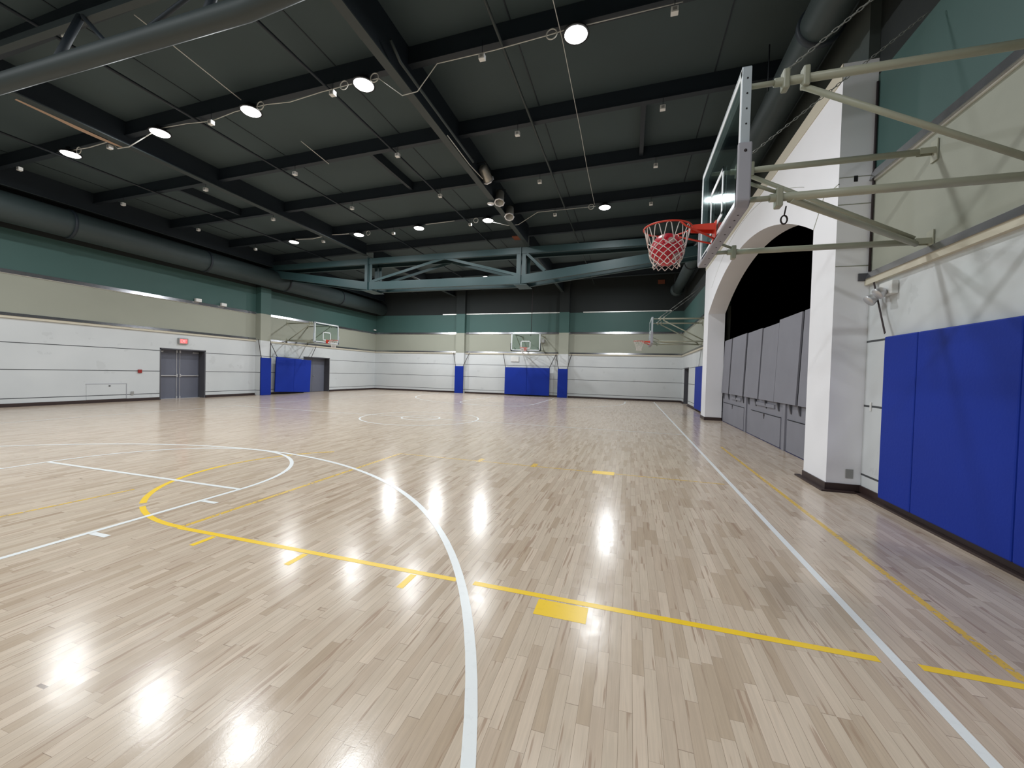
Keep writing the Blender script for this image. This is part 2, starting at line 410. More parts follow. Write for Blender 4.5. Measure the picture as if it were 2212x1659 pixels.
# ceiling deck sloping gently down to the left
def zdeck(x): return 7.70+0.027*x
def zpur(x): return 7.35+0.027*x
c = MB(); x0, x1 = XL-0.4, XR+0.5
c.prism([(x0, zdeck(x0)), (x1, zdeck(x1)), (x1, zdeck(x1)+0.2), (x0, zdeck(x0)+0.2)], YN-0.2, YF+0.2, axis='y')
ceil = struct('ceiling', c, 'deck')
s = MB()
for k in range(6):
    x = XL+1.6+k*3.66
    s.obox((x, (YN+YF)/2, zdeck(x)-0.004), (0.012, 0, 0.0003), (0, (YF-YN)/2, 0), (0, 0, 0.006))
build('panel_seam', s, 'purlin', ceil)

# walls: one mesh per side, banded by paint colour
def banded(mb, x0, x1, y0, y1, ztop=ZTOP):
    for za, zb, mi in ((0, T1+0.05, 0), (T1+0.05, T2+0.05, 1), (T2+0.05, T3, 2), (T3, ztop, 3)):
        mb.box(x0, x1, y0, y1, za, zb, mi)
BM = ['white', 'beige', 'teal', 'black_wall']
def wall_x(mb, xa, xb, y0, y1, holes):          # wall along Y with rectangular openings (y0,y1,ztop)
    cur = y0
    for (a, b, zt) in holes:
        banded(mb, xa, xb, cur, a)
        mb.box(xa, xb, a, b, zt, T1+0.05, 0)
        for za, zb, mi in ((T1+0.05, T2+0.05, 1), (T2+0.05, T3, 2), (T3, ZTOP, 3)): mb.box(xa, xb, a, b, za, zb, mi)
        cur = b
    banded(mb, xa, xb, cur, y1)
D1 = (11.57, 13.42, 2.13); D2 = (19.06, 21.22, 2.14); D3 = (23.05, 24.85, 2.06)
wl = MB(); wall_x(wl, XL-0.55, XL, YN, YF+0.3, [D1, D2]); struct('wall_left', wl, BM)
wf = MB(); banded(wf, XL, XR, YF, YF+0.3); struct('wall_far', wf, BM)
wr = MB(); banded(wr, XR, XR+0.3, YN, YP0); struct('wall_right', wr, BM)
wr = MB(); wall_x(wr, XR, XR+0.5, YP1, YF+0.3, [D3]); struct('wall_right', wr, BM)
wr = MB(); wr.box(XR-0.12, XR+0.3, YP0, YP1, 5.722, ZTOP); struct('wall_right', wr, 'fabric')
wn_ = MB(); banded(wn_, XL-0.5, XR+0.3, YN-0.3, YN); struct('wall_near', wn_, BM)

# stage wall with arch
ZSP, ZCR = 3.77, 4.83; ya, yb = 7.15, 15.62; ym = (ya+yb)/2; hs = (yb-ya)/2; rs = ZCR-ZSP; R_ = (hs*hs+rs*rs)/(2*rs)
apts = []
for i in range(41):
    y = ya+(yb-ya)*i/40
    apts.append((y, ZCR-R_+math.sqrt(R_*R_-(y-ym)**2)))
st = MB()
# legs and spandrel as a ring of quads so the arch stays clean
st.box(XA, XS, YP0, ya, 0, ZSP); st.box(XA, XS, yb, YP1, 0, ZSP)
st.box(XA, XS, YP0, ya, ZSP, 5.72); st.box(XA, XS, yb, YP1, ZSP, 5.72)
for (p, q) in zip(apts, apts[1:]):
    st.prism([(p[0], p[1]), (q[0], q[1]), (q[0], 5.72), (p[0], 5.72)], XA, XS)
bmesh.ops.remove_doubles(st.bm, verts=st.bm.verts, dist=0.0005)
# drop interior faces left between the blocks
keep = {}
for f in list(st.bm.faces):
    k = tuple(sorted(v.index for v in f.verts))
st.bm.verts.index_update()
for f in list(st.bm.faces):
    k = tuple(sorted(v.index for v in f.verts)); keep.setdefault(k, []).append(f)
dele = [f for v in keep.values() if len(v) > 1 for f in v]
bmesh.ops.delete(st.bm, geom=dele, context='FACES_ONLY')
bmesh.ops.recalc_face_normals(st.bm, faces=st.bm.faces)
sw = struct('wall_stage', st, 'arch')
bd = MB().box(XA-0.012, XA, YP0, YP1, 5.50, 5.722); build('shaded_top_band', bd, 'cream', sw)  # band of shade along the wall top, painted in as a dimmer cream
jm = MB()
for z in (4.20, 3.84, 3.02): jm.box(XA+0.004, XS, YP0-0.003, YP0+0.01, z, z+0.012)
jm.obox((XA-0.002, ya-0.17, ZSP+0.20), (0.003, 0, 0), (0, 0.17, -0.2), (0, 0.004, 0.004))
jm.box(XA-0.003, XA+0.01, YP0, YP0+0.16, 4.12, 4.132)
jp = [(y, z+0.62) for y, z in apts[2:-2]]
for p, q in zip(jp, jp[1:]):
    jm.prism([(p[0], p[1]), (q[0], q[1]), (q[0], q[1]+0.009), (p[0], p[1]+0.009)], XA-0.002, XA+0.004)
build('panel_joint', jm, 'beige', sw)
# stage house behind the arch
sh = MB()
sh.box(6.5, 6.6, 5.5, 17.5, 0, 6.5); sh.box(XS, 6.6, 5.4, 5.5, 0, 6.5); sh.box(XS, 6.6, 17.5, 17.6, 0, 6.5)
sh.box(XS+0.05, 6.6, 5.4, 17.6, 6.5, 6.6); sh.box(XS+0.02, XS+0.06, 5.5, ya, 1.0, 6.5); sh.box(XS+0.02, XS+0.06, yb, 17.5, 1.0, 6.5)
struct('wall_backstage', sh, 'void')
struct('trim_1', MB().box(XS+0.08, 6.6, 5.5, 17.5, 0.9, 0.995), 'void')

# flashing trims on the walls
def trim_profile(z, kind):
    if kind == 0:   # cream nosing, shiny sloping flashing
        return [[(0, z), (0.055, z), (0.055, z+0.075), (0, z+0.075)], [(0, z+0.075), (0.07, z+0.075), (0.025, z+0.17), (0, z+0.17)]], ['cream', 'flash']
    if kind == 1: return [[(0, z-0.012), (0.022, z-0.012), (0.022, z+0.004), (0, z+0.004)], [(0, z+0.004), (0.055, z+0.004), (0.025, z+0.125), (0, z+0.125)]], ['flash_edge', 'flash']
    return [[(0, z), (0.04, z), (0.03, z+0.06), (0, z+0.06)]], ['flash_edge']
def trim_run(name, side, a, b, z, kind):
    prof, mats = trim_profile(z, kind); mb = MB()
    for i, p in enumerate(prof):
        if side == 'L': mb.prism([(XL+u, v) for u, v in p], a, b, axis='y', mi=i)
        if side == 'R': mb.prism([(XR-u, v) for u, v in p], a, b, axis='y', mi=i)
        if side == 'F': mb.prism([(YF-u, v) for u, v in p], a, b, axis='x', mi=i)
    struct(name, mb, mats)
n = 2
for side, a, b in (('L', YN, YF), ('F', XL+0.06, XR-0.06), ('R', YN, YP0), ('R', YP1, YF)):
    for z, k in ((T1, 0), (T2, 1)):
        trim_run('trim_%d' % n, side, a, b, z, k); n += 1
for a, b in ((-12.9, -3.9), (-3.0, 2.3)):
    trim_run('trim_%d' % n, 'F', a, b, T3-0.01, 2); n += 1
# grey end of the lower flashing on the pillar return
struct('trim_%d' % n, MB().box(2.86, XR, YP0-0.02, YP0, T1+0.06, T1+0.16), 'dark_jamb'); n += 1

# baseboards
def bb(name, boxes):
    mb = MB()
    for b_ in boxes: mb.box(*b_)
    struct(name, mb, 'base')
def bbY(x, s, a, b): return [(min(x, x+s*0.018), max(x, x+s*0.018), a, b, 0, 0.11), (min(x, x+s*0.075), max(x, x+s*0.075), a, b, 0, 0.022)]
bb('baseboard_left', bbY(XL, 1, YN, D1[0])+bbY(XL, 1, D1[1], 15.9)+bbY(XL, 1, 16.5, D2[0])+bbY(XL, 1, D2[1], YF))
bb('baseboard_far', [(XL, XR, YF-0.018, YF, 0, 0.11), (XL, XR, YF-0.07, YF, 0, 0.022)])
bb('baseboard_right', bbY(XR, -1, YN, YP0))
bb('baseboard_right', bbY(XR, -1, YP1, D3[0])+bbY(XR, -1, D3[1], YF))
bb('baseboard_stage', [(XA-0.018, XR, YP0-0.018, YP0, 0, 0.11), (XA-0.075, XR, YP0-0.075, YP0, 0, 0.022), (XA-0.018, XA, YP0, ya, 0, 0.11), (XA-0.075, XA, YP0, ya+0.12, 0, 0.022)])
bb('baseboard_stage', [(XA, XS, yb-0.018, yb, 0, 0.11), (XA-0.018, XA, yb-0.018, YP1, 0, 0.11)])

# ------------------------------------------------------------------ doors
def door_x(name, X, s, d, depth, leaves, bars=True):
    # s = +1: room lies towards +x
    y0, y1, zt = d
    r = MB()
    xo, xi = X, X-s*depth
    a, b_ = min(xo, xi), max(xo, xi)
    r.box(a, b_, y0, y0+0.05, 0, zt); r.box(a, b_, y1-0.05, y1, 0, zt); r.box(a, b_, y0, y1, zt-0.05, zt)
    o = struct(name, r, 'dark_jamb')
    yy0, yy1 = y0+0.05, y1-0.05; wd = (yy1-yy0)/leaves
    for k in range(leaves):
        ya_, yb_ = yy0+k*wd+0.004, yy0+(k+1)*wd-0.004
        xs_ = sorted((xi, xi-s*0.05))
        lf = build('door_leaf', MB().box(xs_[0], xs_[1], ya_, yb_, 0.012, zt-0.055), 'grey_door', o)
        xf = xi
        def bx(mb, d0, d1, *q): mb.box(min(xf+s*d0, xf+s*d1), max(xf+s*d0, xf+s*d1), *q)
        if bars:
            m1 = MB(); bx(m1, 0.03, 0.07, ya_+0.05, yb_-0.05, 0.96, 1.01); bx(m1, 0, 0.06, ya_+0.05, ya_+0.1, 0.95, 1.02); bx(m1, 0, 0.06, yb_-0.1, yb_-0.05, 0.95, 1.02)
            build('panic_bar', m1, 'chrome', lf)
            m2 = MB(); inner = yb_-0.06 if k == 0 else ya_+0.06
            bx(m2, 0.005, 0.02, inner-0.009, inner+0.009, 0.05, zt-0.12); bx(m2, 0, 0.05, inner-0.03, inner+0.03, 0.93, 1.05)
            bx(m2, 0, 0.04, inner-0.03, inner+0.03, zt-0.16, zt-0.06); bx(m2, 0, 0.04, inner-0.025, inner+0.025, 0.012, 0.1)
            build('vertical_rod', m2, 'chrome', lf)
            m3 = MB(); cy_ = ya_+0.14 if k == 0 else yb_-0.16
            bx(m3, 0, 0.05, cy_-0.13, cy_+0.13, zt-0.16, zt-0.10)
            build('door_closer', m3, 'chrome', lf)
        else:
            m1 = MB(); m1.lathe([(0.001, 0), (0.03, 0), (0.03, 0.05), (0.001, 0.06)], c=(xf, ya_+0.09, 0.98), seg=10, axis='x'); build('door_handle', m1, 'chrome', lf)
    if bars:
        th = MB(); th.box(min(xi, xi+s*0.1), max(xi, xi+s*0.1), yy0, yy1, 0, 0.012); build('threshold', th, 'chrome', o)
    back = MB(); xs_ = sorted((xi-s*0.06, xi-s*0.1)); back.box(xs_[0], xs_[1], y0, y1, 0, zt); build('door_backing', back, 'black', o)
door_x('door_1', XL, 1, D1, 0.36, 2)
door_x('door_2', XL, 1, D2, 0.36, 2, bars=False)
door_x('door_3', XR, -1, D3, 0.3, 1, bars=False)

# ------------------------------------------------------------------ pilasters and blue padding
def pilaster_L():
    mb = MB(); banded(mb, XL, XL+0.34, 15.9, 16.5, 7.2); o = build('column', mb, BM)
    tag(o, 'banded wall column on the left wall between the double door and the large hanging pad', 'column')
pilaster_L()
for x0, x1, t in ((-11.72, -11.08, 'banded wall column on the far wall, left of the centre backboard'), (-4.48, -3.85, 'banded wall column on the far wall, right of the centre backboard')):
    mb = MB(); banded(mb, x0, x1, YF-0.3, YF, 7.6); tag(build('column', mb, BM), t, 'column')

def pad_obj(label, loc, rz, wdt, z0, z1, thick=0.06, folds=1, cuts=None, tilt=0.0, group=None, straps=None, lean=0):
    # local: width along +X, faces -Y
    o = empty('wall_pad', loc, rz, label, 'wall padding', group); o.rotation_euler = (lean, tilt, rz)
    cuts = [-wdt/2]+(cuts or [-wdt/2+wdt*k/folds for k in range(1, folds)])+[wdt/2]
    for ca, cb_ in zip(cuts, cuts[1:]):
        mb = MB().box(ca+0.003, cb_-0.003, -thick, 0, z0-loc[2], z1-loc[2]); build('pad_panel', mb, 'blue', o, bevel=0.014)
    mb = MB().box(-wdt/2-0.004, wdt/2+0.004, -0.004, 0.01, z0-loc[2]-0.002, z1-loc[2]+0.004); build('pad_backing', mb, 'blue_edge', o)
    if straps:
        for (xa, za, xb, zb, yy) in straps:
            a, b = Vector((xa, -0.02, za-loc[2])), Vector((xb, yy, zb-loc[2])); d = (b-a)/2
            mb = MB().obox((a+b)/2, d, Vector((d.z, 0, -d.x)).normalized()*0.018, (0, 0.004, 0)); build('hanging_strap', mb, 'strap', o)
    return o
HP = PI/2
# left wall: faces +x -> rz = +90deg (local -Y -> +x)
pad_obj('narrow blue pad hanging on the column of the left wall', (XL+0.355, 16.2, 0), HP, 0.6, 0.0, 1.93, straps=[(-0.27, 1.93, -0.42, 2.85, 0.02), (0.27, 1.93, 0.3, 2.85, 0.02)])
pad_obj('wide blue pad hanging crooked on the left wall over the edge of a grey door', (XL+0.30, 18.05, 1.0), HP, 2.42, 0.10, 1.97, folds=2, tilt=0.04, straps=[(-1.15, 1.97, -1.55, 2.85, 0.15), (1.15, 1.97, 1.75, 2.85, 0.15)])
pad_obj('narrow blue pad on the far wall left of the centre backboard', (-11.4, YF-0.315, 0), 0, 0.64, 0, 1.88, straps=[(-0.28, 1.88, -0.58, 2.8, 0.25), (0.28, 1.88, 0.62, 2.8, 0.25)])
pad_obj('wide blue pad on the far wall beneath the centre backboard', (-6.55, YF-0.25, 0), 0, 3.05, 0.08, 1.88, folds=2, straps=[(1.5, 1.88, 1.88, 2.8, 0.2), (-1.5, 1.88, -1.75, 2.8, 0.2)])
pad_obj('narrow blue pad on the far wall right of the centre backboard', (-4.16, YF-0.315, 0), 0, 0.64, 0, 1.85, straps=[(-0.28, 1.85, -0.52, 2.8, 0.25), (0.28, 1.85, 0.5, 2.8, 0.25)])
pad_obj('large blue pad filling the right edge of the view on the near right wall', (XR-0.02, 4.01, 0), -HP, 3.7, 0.10, 2.03, cuts=[-1.27, -0.08], thick=0.07)
pad_obj('blue pad on the right wall beyond the stage arch', (XR-0.02, 18.75, 0), -HP, 3.2, 0.08, 2.0, folds=2, straps=[(-0.9, 2.0, -0.5, 2.8, 0.0)])

# strap, dark conduit, emergency light, outlets on the near right wall
s_ = MB().obox(((2.955+2.90)/2, (6.30+5.85)/2, (2.9+2.07)/2), ((2.955-2.9)/2, 0.225, 0.415), (0, 0.012, -0.0065), (0.003, 0, 0))
tag(build('hanging_strap', s_, 'strap'), 'dark twisted strap running down to the top corner of the large near pad', 'strap')
tag(build('conduit', MB().path([(XR-0.02, YP0-0.03, 2.94), (XR-0.02, YP0-0.03, 5.4)], 0.014), 'strap'), 'dark vertical conduit in the corner beside the near stage pillar', 'pipe')
em = empty('emergency_light', (XR, 5.93, 2.6), 0, 'white twin head emergency light on the near right wall above the blue pad', 'emergency light')
m_ = MB().box(-0.07, 0, -0.13, 0.13, -0.06, 0.1); build('housing', m_, 'white_plastic', em, bevel=0.01)
for yy, zz in ((0.16, -0.09), (-0.02, -0.04)):
    m_ = MB().lathe([(0.02, 0.0), (0.055, -0.03), (0.075, -0.09), (0.07, -0.1), (0.01, -0.1)], seg=16)
    bmesh.ops.rotate(m_.bm, verts=m_.bm.verts, cent=(0, 0, 0), matrix=Matrix.Rotation(math.radians(50), 3, 'Y'))
    bmesh.ops.translate(m_.bm, verts=m_.bm.verts, vec=(-0.08, yy, zz+0.05)); build('lamp_head', m_, 'chrome', em)
def plate(name, label, cat, c, ax, w_, h_, mat, d=0.012):
    x, y, z = c
    mb = MB()
    if ax == 'y': mb.box(x-w_/2, x+w_/2, y-d, y, z-h_/2, z+h_/2)
    elif ax == 'x+': mb.box(x, x+d, y-w_/2, y+w_/2, z-h_/2, z+h_/2)
    else: mb.box(x-d, x, y-w_/2, y+w_/2, z-h_/2, z+h_/2)
    return tag(build(name, mb, mat, bevel=0.003), label, cat)
plate('outlet_cover', 'grey blank outlet cover low on the near stage pillar', 'outlet', (2.86, YP0, 0.25), 'y', 0.085, 0.12, 'grey_plastic')
plate('vent_cover', 'small black square opening high on the near stage pillar', 'vent', (2.79, YP0, 4.18), 'y', 0.045, 0.08, 'black', 0.004)
plate('wall_switch', 'small white switch plate on the groove between the near pillar and the large blue pad', 'switch', (XR, 6.25, 1.17), 'x-', 0.035, 0.11, 'white_plastic')
al = plate('fire_alarm_pull', 'small red fire alarm pull station left of the double doors', 'fire alarm', (XL, 10.87, 1.16), 'x+', 0.12, 0.13, 'red', 0.05)
plate('outlet_cover', 'small grey outlet box low on the left wall near the double doors', 'outlet', (XL, 10.63, 0.31), 'x+', 0.09, 0.13, 'grey_plastic', 0.03)
hb = empty('wall_hatch', (XL, 9.85, 0.34), 0, 'low white access hatch outlined on the left wall', 'hatch')
m_ = MB().box(0, 0.012, -0.58, 0.58, -0.22, 0.33); build('panel', m_, 'white', hb)
m_ = MB(); m_.box(0.004, 0.016, -0.6, 0.6, 0.33, 0.345); m_.box(0.004, 0.016, 0.585, 0.6, -0.3, 0.345); build('frame', m_, 'pad_grey', hb)
m_ = MB().box(0.012, 0.03, 0.05, 0.1, 0.25, 0.28); build('latch', m_, 'black', hb)
ex = empty('exit_sign', (XL, 12.42, 2.465), 0, 'glowing red exit sign above the grey double doors', 'exit sign')
build('housing', MB().box(0, 0.09, -0.19, 0.19, -0.125, 0.125), 'grey_plastic', ex, bevel=0.01)
build('face', MB().box(0.09, 0.094, -0.14, 0.14, -0.085, 0.085), 'exit_red', ex)
def letters(parent, mat):
    m = MB(); t = 0.012; X0, X1 = 0.094, 0.097; hh = 0.055
    def seg(y0, z0, y1, z1):
        a, b = Vector((0, y0, z0)), Vector((0, y1, z1)); d = (b-a)/2; nn = Vector((0, -d.z, d.y)).normalized()*t/2
        m.obox(Vector(((X0+X1)/2, 0, 0))+(a+b)/2, d+d.normalized()*t/2, nn, ((X1-X0)/2, 0, 0))
    # reads left to right for someone facing the left wall (towards +y)
    for ch, y in (('E', -0.115), ('X', -0.052), ('I', 0.012), ('T', 0.055)):
        if ch == 'E':
            seg(y, -hh, y, hh)
            for z in (-hh, 0, hh): seg(y, z, y+0.04, z)
        if ch == 'X': seg(y, -hh, y+0.045, hh); seg(y, hh, y+0.045, -hh)
        if ch == 'I': seg(y+0.01, -hh, y+0.01, hh)
        if ch == 'T': seg(y, hh, y+0.055, hh); seg(y+0.027, -hh, y+0.027, hh)
    build('letters', m, mat, parent)
letters(ex, 'exit_text')
# small cameras and boxes on the upper ledges
for (x, y, z, lab) in ((XL+0.08, 13.0, 4.32, 'small white junction box on the upper ledge of the left wall, nearer the double doors'), (XL+0.08, 14.15, 4.32, 'small white junction box on the upper ledge of the left wall, nearer the wall column')):
    tag(build('junction_box', MB().box(x-0.06, x+0.06, y-0.12, y+0.12, z-0.07, z+0.07), 'white_plastic', bevel=0.01), lab, 'junction box')
cm = empty('security_camera', (XL+0.08, YF-0.2, 4.32), 0, 'small white security camera in the far left corner on the ledge', 'camera')
build('camera_body', MB().box(-0.05, 0.05, -0.1, 0.1, 0.06, 0.15), 'white_plastic', cm, bevel=0.01); build('bracket', MB().box(-0.08, 0.02, -0.02, 0.02, 0.06, 0.10), 'white_plastic', cm)
pb = MB().box(XL, XL+0.02, 16.6, 16.72, 0.95, 1.5); tag(build('notice_board', pb, 'white_plastic'), 'narrow white notice between the column pad and the crooked blue pad', 'notice')
# clock / speaker boxes behind the centre backboard and exit frame
bx_ = MB().box(-7.75, -7.2, YF-0.06, YF, 2.28, 2.62); o = tag(build('wall_box', bx_, 'white_plastic'), 'faint square box on the far wall below the centre backboard', 'box')

# ------------------------------------------------------------------ basketball hoops (local: rim towards +x, board front at x=0, wall at x=-D)
def net_mesh(prof, n_=12):
    mb = MB(); rows = []
    for k, (r, z) in enumerate(prof):
        off = (0.5 if k % 2 else 0)
        rows.append([Vector((r*math.cos(2*PI*(i+off)/n_), r*math.sin(2*PI*(i+off)/n_), z)) for i in range(n_)])
    rad = 0.0045
    # hooks: each loop comes from two close points on the rim
    for i in range(n_):
        a = 2*PI*i/n_; da = 0.095; R0 = prof[0][0]
        p0 = Vector((R0*math.cos(a-da), R0*math.sin(a-da), -0.012)); p1 = Vector((R0*math.cos(a+da), R0*math.sin(a+da), -0.012))
        tp = Vector((R0*math.cos(a), R0*math.sin(a), 0.004))
        lo, hi = rows[1][(i-1) % n_], rows[1][i]
        mb.path([lo, lo.lerp(p0, 0.55)+Vector((0, 0, -0.004)), p0, tp, p1, hi.lerp(p1, 0.55)+Vector((0, 0, -0.004)), hi], rad, seg=5)
    for k in range(1, len(rows)-1):
        A, B = rows[k], rows[k+1]
        for i in range(n_):
            nb = (i, (i+1) % n_) if k % 2 else ((i-1) % n_, i)
            for j in nb:
                mid = (A[i]+B[j])/2; rm = math.hypot(mid.x, mid.y); tr = (prof[k][0]+prof[k+1][0])/2
                if rm > 0: mid.x *= tr/rm; mid.y *= tr/rm
                mb.path([A[i], mid, B[j]], rad, seg=5)
    return mb
NET_BALL = [(0.225, 0), (0.196, -0.160), (0.184, -0.195), (0.178, -0.225), (0.174, -0.262), (0.166, -0.298), (0.150, -0.335), (0.128, -0.372), (0.138, -0.405)]
NET_FREE = [(0.225, 0), (0.185, -0.13), (0.158, -0.19), (0.140, -0.24), (0.128, -0.28), (0.120, -0.315), (0.116, -0.35), (0.118, -0.385), (0.124, -0.415)]
def hoop(name, label, loc, rz, D, netprof, padmat, ball=None, chains=True, detail=True, zt=3.92, zb=2.98, lat=0.75):
    # loc z is 0: heights are absolute
    o = empty(name, loc, rz, label, 'basketball hoop')
    bz0, bz1, hw = 2.90, 3.97, 0.915
    build('glass_board', MB().box(-0.016, -0.004, -hw+0.03, hw-0.03, bz0+0.03, bz1-0.03), 'glass', o)
    m = MB(); e = 0.055
    for a in (-1, 1):
        y0, y1 = sorted((a*(hw-0.006), a*(hw-e))); m.box(-0.003, 0.0, y0, y1, bz0+0.01, bz1-0.006)
    m.box(-0.003, 0.0, -hw+0.01, hw-0.01, bz0+0.01, bz0+e); m.box(-0.003, 0.0, -hw+0.01, hw-0.01, bz1-e, bz1-0.006)
    build('border_marking', m, 'lines_board', o)
    m = MB(); t = 0.045; tw, tz0, tz1 = 0.305, 3.05, 3.50
    m.box(-0.003, 0.0005, -tw, -tw+t, tz0, tz1); m.box(-0.003, 0.0005, tw-t, tw, tz0, tz1); m.box(-0.003, 0.0005, -tw, tw, tz1-t, tz1); m.box(-0.003, 0.0005, -tw, tw, tz0-0.02, tz0+t-0.02)
    build('target_marking', m, 'lines_board', o)
    m = MB(); d = 0.065
    for a in (-1, 1):
        y0, y1 = sorted((a*hw, a*(hw+0.012))); m.box(-d, 0.002, y0, y1, bz0, bz1)
        y0, y1 = sorted((a*(hw-0.035), a*hw)); m.box(-d, -0.02, y0, y1, bz0, bz1)
    m.box(-d, 0.002, -hw, hw, bz1, bz1+0.012); m.box(-d, 0.002, -hw, hw, bz0-0.012, bz0)
    m.box(-d, -0.02, -hw, hw, bz1-0.035, bz1); m.box(-d, -0.02, -hw, hw, bz0, bz0+0.035)
    fr = build('board_frame', m, 'alu', o, bevel=0.002)
    if detail:
        for zz in (3.88, 3.76, 3.64, 3.52):
            m = MB().lathe([(0.001, 0), (0.007, 0), (0.007, 0.003), (0.001, 0.003)], c=(-0.035, hw+0.012, zz), seg=8, axis='y')
            build('bolt_hole', m, 'black', fr)
    # safety padding along the bottom and up both lower sides, with rounded corners
    m = MB(); th = 0.05
    prof = [(-hw-th, 3.36), (-hw-th, bz0-th+0.05), (-hw-th+0.05, bz0-th), (hw+th-0.05, bz0-th), (hw+th, bz0-th+0.05), (hw+th, 3.36), (hw+0.014, 3.36), (hw+0.014, bz0-0.014), (-hw-0.014, bz0-0.014), (-hw-0.014, 3.36)]
    m.prism(prof, -0.08, 0.022, axis='x')
    pd = build('board_padding', m, padmat, o, bevel=0.012)
    if detail:
        for yy in (-0.75, -0.5, -0.3, -0.1, 0.1, 0.3, 0.5, 0.66, 0.78):
            m = MB().lathe([(0.001, 0), (0.008, 0), (0.008, 0.003), (0.001, 0.003)], c=(-0.035, yy, bz0-th-0.003), seg=8); build('padding_rivet', m, 'strap', pd)
        m = MB().lathe([(0.001, 0), (0.012, 0), (0.012, 0.003), (0.001, 0.003)], c=(-0.03, hw+th, 3.29), seg=8, axis='y')
        build('padding_rivet', m, 'strap', pd)
    # rim, bracket, net
    rc = 0.46 if detail else 0.45
    m = MB(); m.path([(rc+0.2366*math.cos(2*PI*k/48), 0.2366*math.sin(2*PI*k/48), 3.048) for k in range(48)], 0.0085, seg=10, closed=True)
    for a in (-1, 1):
        aa = math.radians(180-a*62)
        m.path([(rc+0.232*math.cos(aa), 0.232*math.sin(aa), 3.042), (rc+0.235*math.cos(aa)-0.05, 0.205*math.sin(aa), 3.005), (0.01, a*0.075, 2.885)], 0.009, seg=8)
    rm_ = build('rim', m, 'rim', o)
    m = MB(); m.prism([(0.0, -0.062), (0.225, -0.05), (0.225, 0.05), (0.0, 0.062)], 3.050, 3.056, axis='z')
    m.prism([(0.01, 2.985), (0.225, 3.005), (0.225, 3.05), (0.01, 3.05)], -0.062, -0.054, axis='y'); m.prism([(0.01, 2.985), (0.225, 3.005), (0.225, 3.05), (0.01, 3.05)], 0.054, 0.062, axis='y')
    m.box(0.001, 0.014, -0.08, 0.08, 2.86, 3.075)
    build('rim_bracket', m, 'rim', o, bevel=0.003)
    m = net_mesh(netprof); bmesh.ops.translate(m.bm, verts=m.bm.verts, vec=(rc, 0, 3.045)); build('net', m, 'net', o)
    # wall frame
    xw = -D+0.03
    for a in (-1, 1):
        y = a*lat
        for z, nm in ((zt, 'top_tube'), (zb, 'bottom_tube')):
            m = MB(); m.path([(-0.07, y, z), (-0.34, y, z)], 0.022, seg=10); m.path([(-0.27, y, z), (xw+0.10, y, z)], 0.033, seg=12)
            build(nm, m, 'tube', o)
            m = MB(); m.box(xw-0.025, xw-0.013, y-0.05, y+0.05, z-0.11, z+0.11); m.box(xw-0.013, xw+0.12, y-0.035, y-0.027, z-0.03, z+0.03); m.box(xw-0.013, xw+0.12, y+0.027, y+0.035, z-0.03, z+0.03)
            build('wall_bracket', m, 'tube', o)
        m = MB(); m.path([(-0.47, y, zt-0.06), (xw+0.12, y, zb+0.04)], 0.024, seg=10); build('side_brace', m, 'tube', o)
        for xc in (-0.35, -0.49):
            m = MB().box(xc-0.025, xc+0.025, y-0.042, y+0.042, zt-0.075, zt+0.085); build('clamp', m, 'tube', o, bevel=0.012)
        m = MB().box(-0.36, -0.31, y-0.042, y+0.042, zb-0.085, zb+0.07); build('clamp', m, 'tube', o, bevel=0.01)
        if chains:
            top = Vector((-0.9 if a > 0 else -2.0, y, zt+0.55 if a > 0 else zt+1.45))
            # both chains rise from the outer clamp towards the ledge above
            a0 = Vector((-0.35, y, zt+0.08)); a1 = Vector((-D+0.12, y, zt+0.08+(D-0.47)*0.79))
            L_ = (a1-a0).length; dn = (a1-a0).normalized(); nl = int(L_/0.05) if detail else int(L_/0.14)
            m = MB(); sd = dn.cross(Vector((0, 1, 0)))
            for i in range(nl):
                p = a0+dn*(L_*(i+0.5)/nl); s1 = Vector((0, 1, 0)) if i % 2 else sd
                hl, hwid = L_/nl*0.62, 0.011
                m.path([p+dn*hl*math.cos(2*PI*k/8)+s1*hwid*math.sin(2*PI*k/8) for k in range(8)], 0.0042 if detail else 0.006, seg=4, closed=True)
            build('chain', m, 'chain', o)
    m = MB(); m.path([(-0.42, lat, zb-0.02), (xw+0.10, -lat, zb-0.02)], 0.030, seg=10); build('cross_brace', m, 'tube', o)
    for a in (-1, 1): build('board_strut', MB().path([(-0.07, a*lat, zb+0.16), (-0.31, a*lat, zb+0.05)], 0.015, seg=8), 'tube', o)
    if detail:
        m = MB(); m.path([(-0.43, lat-0.12, zb-0.03), (-0.43, lat-0.16, zb-0.095)], 0.006, seg=6)
        m.path([(-0.43+0.024*math.sin(2*PI*k/14), lat-0.16, zb-0.13+0.036*math.cos(2*PI*k/14)) for k in range(14)], 0.007, seg=6, closed=True)
        build('crank_eye', m, 'strap', o)
    return o
hoop('basketball_hoop', 'nearest basketball hoop on the right with a red ball caught in its net', (0.79, 4.55, 0), PI, XR-0.79, NET_BALL, 'pad_grey', lat=0.75)
hoop('basketball_hoop', 'side basketball hoop braced from the right wall beyond the stage arch', (0.79, 18.55, 0), PI, XR-0.79, NET_FREE, 'pad_grey', detail=False)
hoop('basketball_hoop', 'side basketball hoop braced from the left wall above the crooked blue pad', (-16.4, 18.62, 0), 0, XL*-1-16.4, NET_FREE, 'alu', chains=False, detail=False)
hoop('basketball_hoop', 'centre basketball hoop with black edge padding in front of the far wall', (-6.22, 23.85, 0), -PI/2, YF-23.85, NET_FREE, 'pad_black', chains=False, detail=False)
rc_ = MB().path([(-6.12, YF-1.2, 3.9), (-6.05, YF-1.25, 7.3)], 0.018, seg=6); tag(build('hoist_cable', rc_, 'strap'), 'dark hoist cable rising behind the centre backboard to the roof', 'cable')
